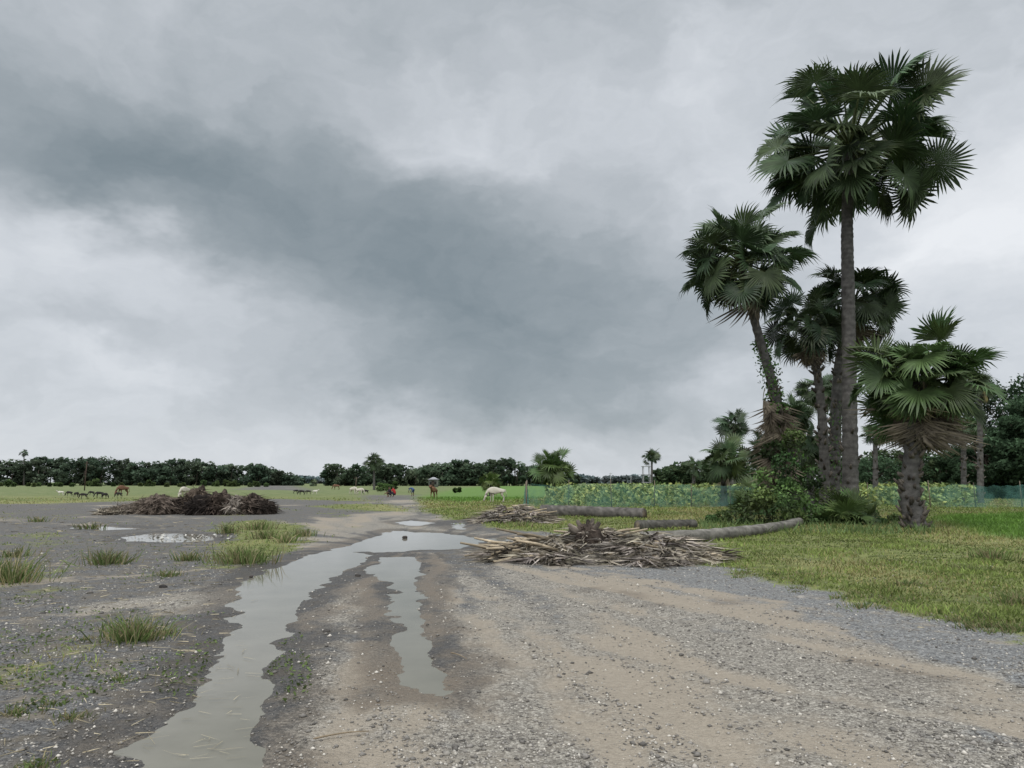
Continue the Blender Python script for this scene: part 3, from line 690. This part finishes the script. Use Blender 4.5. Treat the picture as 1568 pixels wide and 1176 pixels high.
# ------------------------------------------------------------------ animals & people
def skin(name,J,E,cols,root,mat=M_HIDE):
    names=list(J);idx={n_:i for i,n_ in enumerate(names)}
    me=bpy.data.meshes.new("s");me.from_pydata([J[n_][0] for n_ in names],[(idx[a],idx[b]) for a,b in E],[])
    o=bpy.data.objects.new("tmp",me);col0.objects.link(o)
    md=o.modifiers.new("s",'SKIN')
    for i,n_ in enumerate(names):
        r=J[n_][1];sv=me.skin_vertices[0].data[i];sv.radius=(r,r) if not isinstance(r,tuple) else r;sv.use_root=(n_==root)
    sb=o.modifiers.new("b",'SUBSURF');sb.levels=2;sb.render_levels=2
    dg=bpy.context.evaluated_depsgraph_get();me2=bpy.data.meshes.new_from_object(o.evaluated_get(dg))
    bpy.data.objects.remove(o)
    n=len(me2.vertices);co=np.zeros(n*3,np.float32);me2.vertices.foreach_get("co",co);co=co.reshape(-1,3)
    best=np.full(n,1e9);C=np.zeros((n,4),np.float32);C[:,3]=1
    for a,b in E:
        pa=np.array(J[a][0]);pb=np.array(J[b][0]);e=pb-pa;tt=np.clip(((co-pa)@e)/(e@e+1e-9),0,1)
        d=np.linalg.norm(co-pa-tt[:,None]*e,axis=1);k=d<best;best[k]=d[k]
        lab=J[b][2];C[k,:3]=cols[lab]
    at=me2.attributes.new("col",'FLOAT_COLOR','POINT');at.data.foreach_set("color",C.ravel())
    me2.materials.clear();me2.materials.append(mat)
    me2.polygons.foreach_set("use_smooth",np.ones(len(me2.polygons),bool))
    me2.name=name;return me2
def quadruped(graze=True,col=(.50,.46,.39),dark=(.22,.19,.17),hump=.12):
    J={};E=[]
    def j(n_,p_,r,l='b'): J[n_]=(p_,r,l)
    j('pel',(.62,0,1.16),(.22,.24));j('sp',(.12,0,1.08),(.28,.33));j('ch',(-.38,0,1.1),(.24,.31));E+=[('pel','sp'),('sp','ch')]
    j('hump',(-.46,0,1.42),hump);E+=[('ch','hump')]
    j('nb',(-.72,0,1.12),(.13,.2));E+=[('ch','nb')]
    if graze: pts=[(-.92,0,.84),(-1.02,0,.56),(-1.14,0,.24),(-1.18,0,.12)]
    else: pts=[(-.92,0,1.32),(-1.02,0,1.5),(-1.28,0,1.36),(-1.38,0,1.3)]
    for q,(pp,r) in enumerate(zip(pts,(.12,.115,.075,.065))): j('h%d'%q,pp,r,'d' if q==3 else 'b')
    E+=[('nb','h0'),('h0','h1'),('h1','h2'),('h2','h3')]
    hx,_,hz=pts[1]
    for sgn,nn in((1,'l'),(-1,'r')):
        j('ear'+nn,(hx+.05,.26*sgn,hz+.0),.035);E.append(('h1','ear'+nn))
        j('hn'+nn,(hx+.06,.12*sgn,hz+.2),.02,'d');E.append(('h1','hn'+nn))
        o=.06*sgn
        for q,(pp,r) in enumerate([((.58,.15*sgn,.98),.16),((.46,.17*sgn,.76),.105),((.74+o,.16*sgn,.46),.05),((.66+o,.16*sgn,.12),.04),((.62+o,.16*sgn,.03),.05)]):
            j('hl%d'%q+nn,pp,r,'d' if q==4 else 'b');E.append((('pel' if q==0 else 'hl%d'%(q-1)+nn),'hl%d'%q+nn))
        for q,(pp,r) in enumerate([((-.42,.13*sgn,.88),.13),((-.38-o,.15*sgn,.68),.08),((-.42-o*1.5,.15*sgn,.4),.05),((-.42-o*1.5,.15*sgn,.11),.036),((-.46-o*1.5,.15*sgn,.03),.05)]):
            j('fl%d'%q+nn,pp,r,'d' if q==4 else 'b');E.append((('ch' if q==0 else 'fl%d'%(q-1)+nn),'fl%d'%q+nn))
    for q,(pp,r) in enumerate([((.86,0,1.14),.04),((.93,0,.8),.02),((.92,0,.48),.035)]):
        j('t%d'%q,pp,r,'d' if q==2 else 'b');E.append((('pel' if q==0 else 't%d'%(q-1)),'t%d'%q))
    return skin("q",J,E,{'b':col,'d':dark},'pel')
M_cow=quadruped();M_cowb=quadruped(False,(.16,.08,.045),(.05,.03,.02));M_cowbg=quadruped(True,(.15,.08,.05),(.05,.03,.02))
M_gb=quadruped(True,(.025,.023,.022),(.02,.02,.02),.03);M_gw=quadruped(False,(.55,.52,.46),(.3,.27,.22),.03)
def put(name,me,u,v,rot,sc):
    q=G(u,v);o=link(name,me);o.location=(q.x,q.y,float(height(np.array([q.x]),np.array([q.y]))[0])-.01);o.rotation_euler=(0,0,math.radians(rot));o.scale=(sc,)*3
    return o
put("cow",M_cow,760,770,12,.84)
put("cow",M_cowb,664,764,75,.8)
put("cow",M_cow,541,757,150,.7);put("cow",M_cow,551,757.5,170,.6);put("cow",M_cowbg,188,759,60,.85);put("cow",M_cow,283,763,75,.8);put("cow",M_cowbg,515,750,20,.8)
for u,v,r,s_,mm in[(93,759,20,.4,M_gw),(106,760,0,.42,M_gb),(117,761.5,160,.4,M_gb),(128,764,10,.4,M_gb),(152,762,30,.45,M_gb),(160,763.5,170,.4,M_gb),(182,762,0,.4,M_gb),(462,758,10,.45,M_gb),(453,756,200,.4,M_gb),(472,757,20,.4,M_gb),(483,757,170,.42,M_gw),(140,759,0,.4,M_gb),(560,757,30,.45,M_gb)]:
    put("goat",mm,u,v,r,s_)
def person(kind,shirt,lower):
    J={};E=[]
    def j(n_,p_,r,l): J[n_]=(p_,r,l)
    if kind=='bend':
        pel=(-.12,0,.92);sp_=(.12,0,1.06);ch=(.36,0,1.10);nk=(.52,0,1.08);hd=(.62,0,1.02);h2=(.70,0,.98)
        legs=[(-.10,.1,.86),(.04,.12,.48),(-.02,.12,.10),(.14,.13,.04)]
        arm=[(.38,.19,1.06),(.44,.23,.78),(.56,.17,.56),(.60,.16,.48)]
    else:
        pel=(-.15,0,.28);sp_=(-.08,0,.5);ch=(.04,0,.72);nk=(.08,0,.88);hd=(.11,0,.98);h2=(.12,0,1.08)
        legs=[(-.10,.12,.28),(.32,.17,.52),(.14,.15,.10),(.30,.17,.04)]
        arm=[(.05,.2,.76),(.2,.27,.52),(.42,.18,.42),(.5,.16,.38)]
    j('pel',pel,.16,'l');j('sp',sp_,.14,'s');j('ch',ch,.16,'s');j('nk',nk,.055,'k');j('hd',hd,.10,'k');j('h2',h2,.09,'h')
    E+=[('pel','sp'),('sp','ch'),('ch','nk'),('nk','hd'),('hd','h2')]
    for s_,n_ in((1,'l'),(-1,'r')):
        for q,(pp,r) in enumerate(zip(legs,(.11,.075,.045,.035))):
            j('g%d'%q+n_,(pp[0]+.05*s_*(q>0),pp[1]*s_,pp[2]),r,'l' if q<2 else 'k');E.append((('pel' if q==0 else 'g%d'%(q-1)+n_),'g%d'%q+n_))
        for q,(pp,r) in enumerate(zip(arm,(.065,.045,.032,.035))):
            j('a%d'%q+n_,(pp[0],pp[1]*s_,pp[2]),r,'s' if q<2 else 'k');E.append((('ch' if q==0 else 'a%d'%(q-1)+n_),'a%d'%q+n_))
        hp=arm[3]
        for f in range(5):
            y_=(hp[1]+(-.035+.0175*f))*s_;l=[.05,.075,.085,.08,.06][f]
            j('f%d'%f+n_,(hp[0]+.03,y_,hp[2]-l*.6),.009,'k');j('e%d'%f+n_,(hp[0]+.025,y_,hp[2]-l*1.1),.008,'k')
            E+=[('a3'+n_,'f%d'%f+n_),('f%d'%f+n_,'e%d'%f+n_)]
    return skin("person",J,E,{'s':shirt,'l':lower,'k':(.14,.08,.05),'h':(.01,.01,.01)},'pel')
put("person",person('crouch',(.40,.03,.03),(.02,.02,.03)),603,761,160,1.05);put("person",person('crouch',(.03,.02,.03),(.03,.02,.03)),597,761.5,200,1.05)
put("person",person('bend',(.05,.09,.2),(.04,.06,.15)),632,760,150,.85)
# ------------------------------------------------------------------ small house, tower, poles
def box(mb,c,s_,colr,mi=0):
    c=np.array(c);V=np.array([[a,b,d] for a in(-.5,.5) for b in(-.5,.5) for d in(-.5,.5)])*s_+c
    T=[[0,1,3],[0,3,2],[4,6,7],[4,7,5],[0,4,5],[0,5,1],[2,3,7],[2,7,6],[0,2,6],[0,6,4],[1,5,7],[1,7,3]];mb.add(V,T,colr,mi)
def house(u,D,w,hh,wall,roofc):
    q=W(u,740,D);root=empty("farm_house",(q.x,D,0))
    mb=MB();box(mb,(0,0,hh/2),(w,4,hh),wall);mb.obj("walls",[M_PAINT],root)
    mb=MB();e=.4;rz=hh+.8;V=[(-w/2-e,-2.6,hh),(w/2+e,-2.6,hh),(w/2+e,2.6,hh),(-w/2-e,2.6,hh),(-w/2+1.,0,rz),(w/2-1.,0,rz)]
    mb.add(V,[[0,1,5],[0,5,4],[2,3,4],[2,4,5],[1,2,5],[3,0,4],[0,3,2],[0,2,1]],roofc);mb.obj("roof",[M_PAINT],root)
    mb=MB();box(mb,(0,-2.02,1.),(.9,.06,2.),(.05,.04,.03));mb.obj("door",[M_PAINT],root)
    mb=MB();box(mb,(-w*.3,-2.02,1.3),(.6,.06,.9),(.03,.03,.03));box(mb,(w*.3,-2.02,1.3),(.6,.06,.9),(.03,.03,.03));mb.obj("windows",[M_PAINT],root)
house(664,232,2.6,2.3,(.20,.21,.18),(.33,.33,.34))
q=W(990,745,140);mb=MB()
for sx in(-.7,.7):
    for sy in(-.7,.7): V,T=tube([(q.x+sx,140+sy,0),(q.x+sx*.8,140+sy*.8,4.6)],[.08,.07],5);mb.add(V,T,(.3,.3,.3))
for z in(1.5,3.,4.5): box(mb,(q.x,140,z),(1.6,1.6,.1),(.3,.3,.3))
mb.obj("bamboo_watch_tower",[M_PAINT])
for u,D,hh,cc in[(935,200,4.2,(.35,.35,.35)),(966,190,3.0,(.25,.25,.25)),(130,140,5.5,(.07,.05,.04)),(545,140,2.5,(.1,.08,.06))]:
    q=W(u,745,D);mb=MB();V,T=tube([(q.x,D,0),(q.x,D,hh*.5),(q.x+.1,D,hh)],[.1,.09,.08],6);mb.add(V,T,cc)
    V,T=tube([(q.x-.4,D,hh*.92),(q.x,D,hh*.93),(q.x+.5,D,hh*.92)],[.04,.04,.04],4);mb.add(V,T,cc);mb.obj("utility_pole",[M_BARK])
# ------------------------------------------------------------------ sky
wd=bpy.data.worlds.new("World");scene.world=wd;wd.use_nodes=True
wd.cycles.sampling_method='MANUAL';wd.cycles.sample_map_resolution=256
t=NT(wd.node_tree);t.N.clear()
SE,SR=math.radians(58),math.radians(200)
d=t.n('ShaderNodeTexCoord').outputs['Generated'];sx=t.n('ShaderNodeSeparateXYZ');t.L.new(d,sx.inputs[0])
az=t.math('ARCTAN2',sx.outputs[0],sx.outputs[1]);el=t.math('ARCSINE',sx.outputs[2])
ae=t.n('ShaderNodeCombineXYZ');t.L.new(az,ae.inputs[0]);t.L.new(el,ae.inputs[1])
st=t.vm('MULTIPLY',ae.outputs[0],(1.,1.6,1.)).outputs[0]
w1=t.noise(st,4.2,5,.6,True);w2=t.vm('SUBTRACT',w1,(.5,.5,.5));w3=t.vm('MULTIPLY',w2.outputs[0],(.32,.20,0))
q=t.vm('ADD',ae.outputs[0],w3.outputs[0]).outputs[0]
def dirang(u,v):
    p_=W(u,v,1.)-Vector((0,0,CAMH));return math.atan2(p_.x,p_.y),math.asin(p_.z/p_.length)
L_=None
base=.825
for (u,v,su,sv,rot,amp) in [(40,215,260,85,0,-.13),(300,240,340,120,-6,-.16),(560,370,330,150,-16,-.15),(830,490,330,125,0,-.20),(660,-40,800,170,0,-.13),(820,330,250,120,0,-.06),
        (780,600,480,60,0,-.12),(710,205,130,60,-15,.10),(140,335,60,36,-20,.12),(240,430,130,36,-12,.06),
        (1075,100,90,90,-40,.08),(1500,345,120,80,20,.12),(1130,590,80,26,0,.06),(1400,60,260,90,0,-.05),(80,500,260,24,0,-.05),(190,565,150,20,-8,.06)]:
    a_,e_=dirang(u,v)
    mp=t.n('ShaderNodeMapping',vector_type='TEXTURE');t.L.new(q,mp.inputs[0]);mp.inputs['Location'].default_value=(a_,e_,0)
    mp.inputs['Rotation'].default_value=(0,0,math.radians(rot));mp.inputs['Scale'].default_value=(su/F,sv/F,1)
    ln=t.vm('DOT_PRODUCT',mp.outputs[0],mp.outputs[0]).outputs['Value']
    g=t.math('MULTIPLY',t.math('EXPONENT',t.math('MULTIPLY',ln,-1.)),amp)
    L_=g if L_ is None else t.math('ADD',L_,g)
lum=t.math('ADD',L_,base)
q2=t.vm('MULTIPLY',q,(1.,1.7,1.)).outputs[0]
nz=t.noise(q2,3.4,3,.5);nz2=t.noise(q2,11.,4,.55)
lum=t.math('ADD',lum,t.math('MULTIPLY',t.math('SUBTRACT',nz,.5),.16))
lum=t.math('ADD',lum,t.math('MULTIPLY',t.math('SUBTRACT',nz2,.5),.14))
cr=t.n('ShaderNodeValToRGB');t.L.new(lum,cr.inputs[0]);el_=cr.color_ramp.elements
stops=[(.38,(113,124,131)),(.50,(128,140,147)),(.62,(156,165,171)),(.74,(189,195,201)),(.82,(209,214,220)),(.95,(238,241,245))]
el_[0].position=stops[0][0];el_[0].color=(*s2l(*stops[0][1]),1);el_[1].position=stops[-1][0];el_[1].color=(*s2l(*stops[-1][1]),1)
for pp,cc in stops[1:-1]:
    e=el_.new(pp);e.color=(*s2l(*cc),1)
gain=t.math('ADD',t.mr(el,math.radians(37),math.radians(75),1.,2.8),t.mr(sx.outputs[1],-.1,-.7,0.,.7))  # unseen sky overhead and behind the camera boosted to brighten the ground
bgc=t.n('ShaderNodeBackground');t.L.new(cr.outputs[0],bgc.inputs[0]);t.L.new(gain,bgc.inputs[1])
sk=t.n('ShaderNodeTexSky',sky_type='NISHITA');sk.sun_disc=False;sk.sun_elevation=SE;sk.sun_rotation=SR
bgs=t.n('ShaderNodeBackground');t.L.new(sk.outputs[0],bgs.inputs[0]);bgs.inputs[1].default_value=.1
ms=t.n('ShaderNodeMixShader');ms.inputs[0].default_value=.95
t.L.new(bgs.outputs[0],ms.inputs[1]);t.L.new(bgc.outputs[0],ms.inputs[2])
ow=t.n('ShaderNodeOutputWorld');t.L.new(ms.outputs[0],ow.inputs[0])
sun=bpy.data.lights.new("sun",'SUN');sun.energy=1.45;sun.angle=math.radians(18);sun.color=(1,.97,.92)
so=bpy.data.objects.new("sun",sun);col0.objects.link(so)
dirv=Vector((math.sin(SR)*math.cos(SE),math.cos(SR)*math.cos(SE),math.sin(SE)))
so.rotation_euler=dirv.to_track_quat('Z','Y').to_euler()
scene.view_settings.view_transform='Standard';scene.view_settings.look='None';scene.view_settings.exposure=0
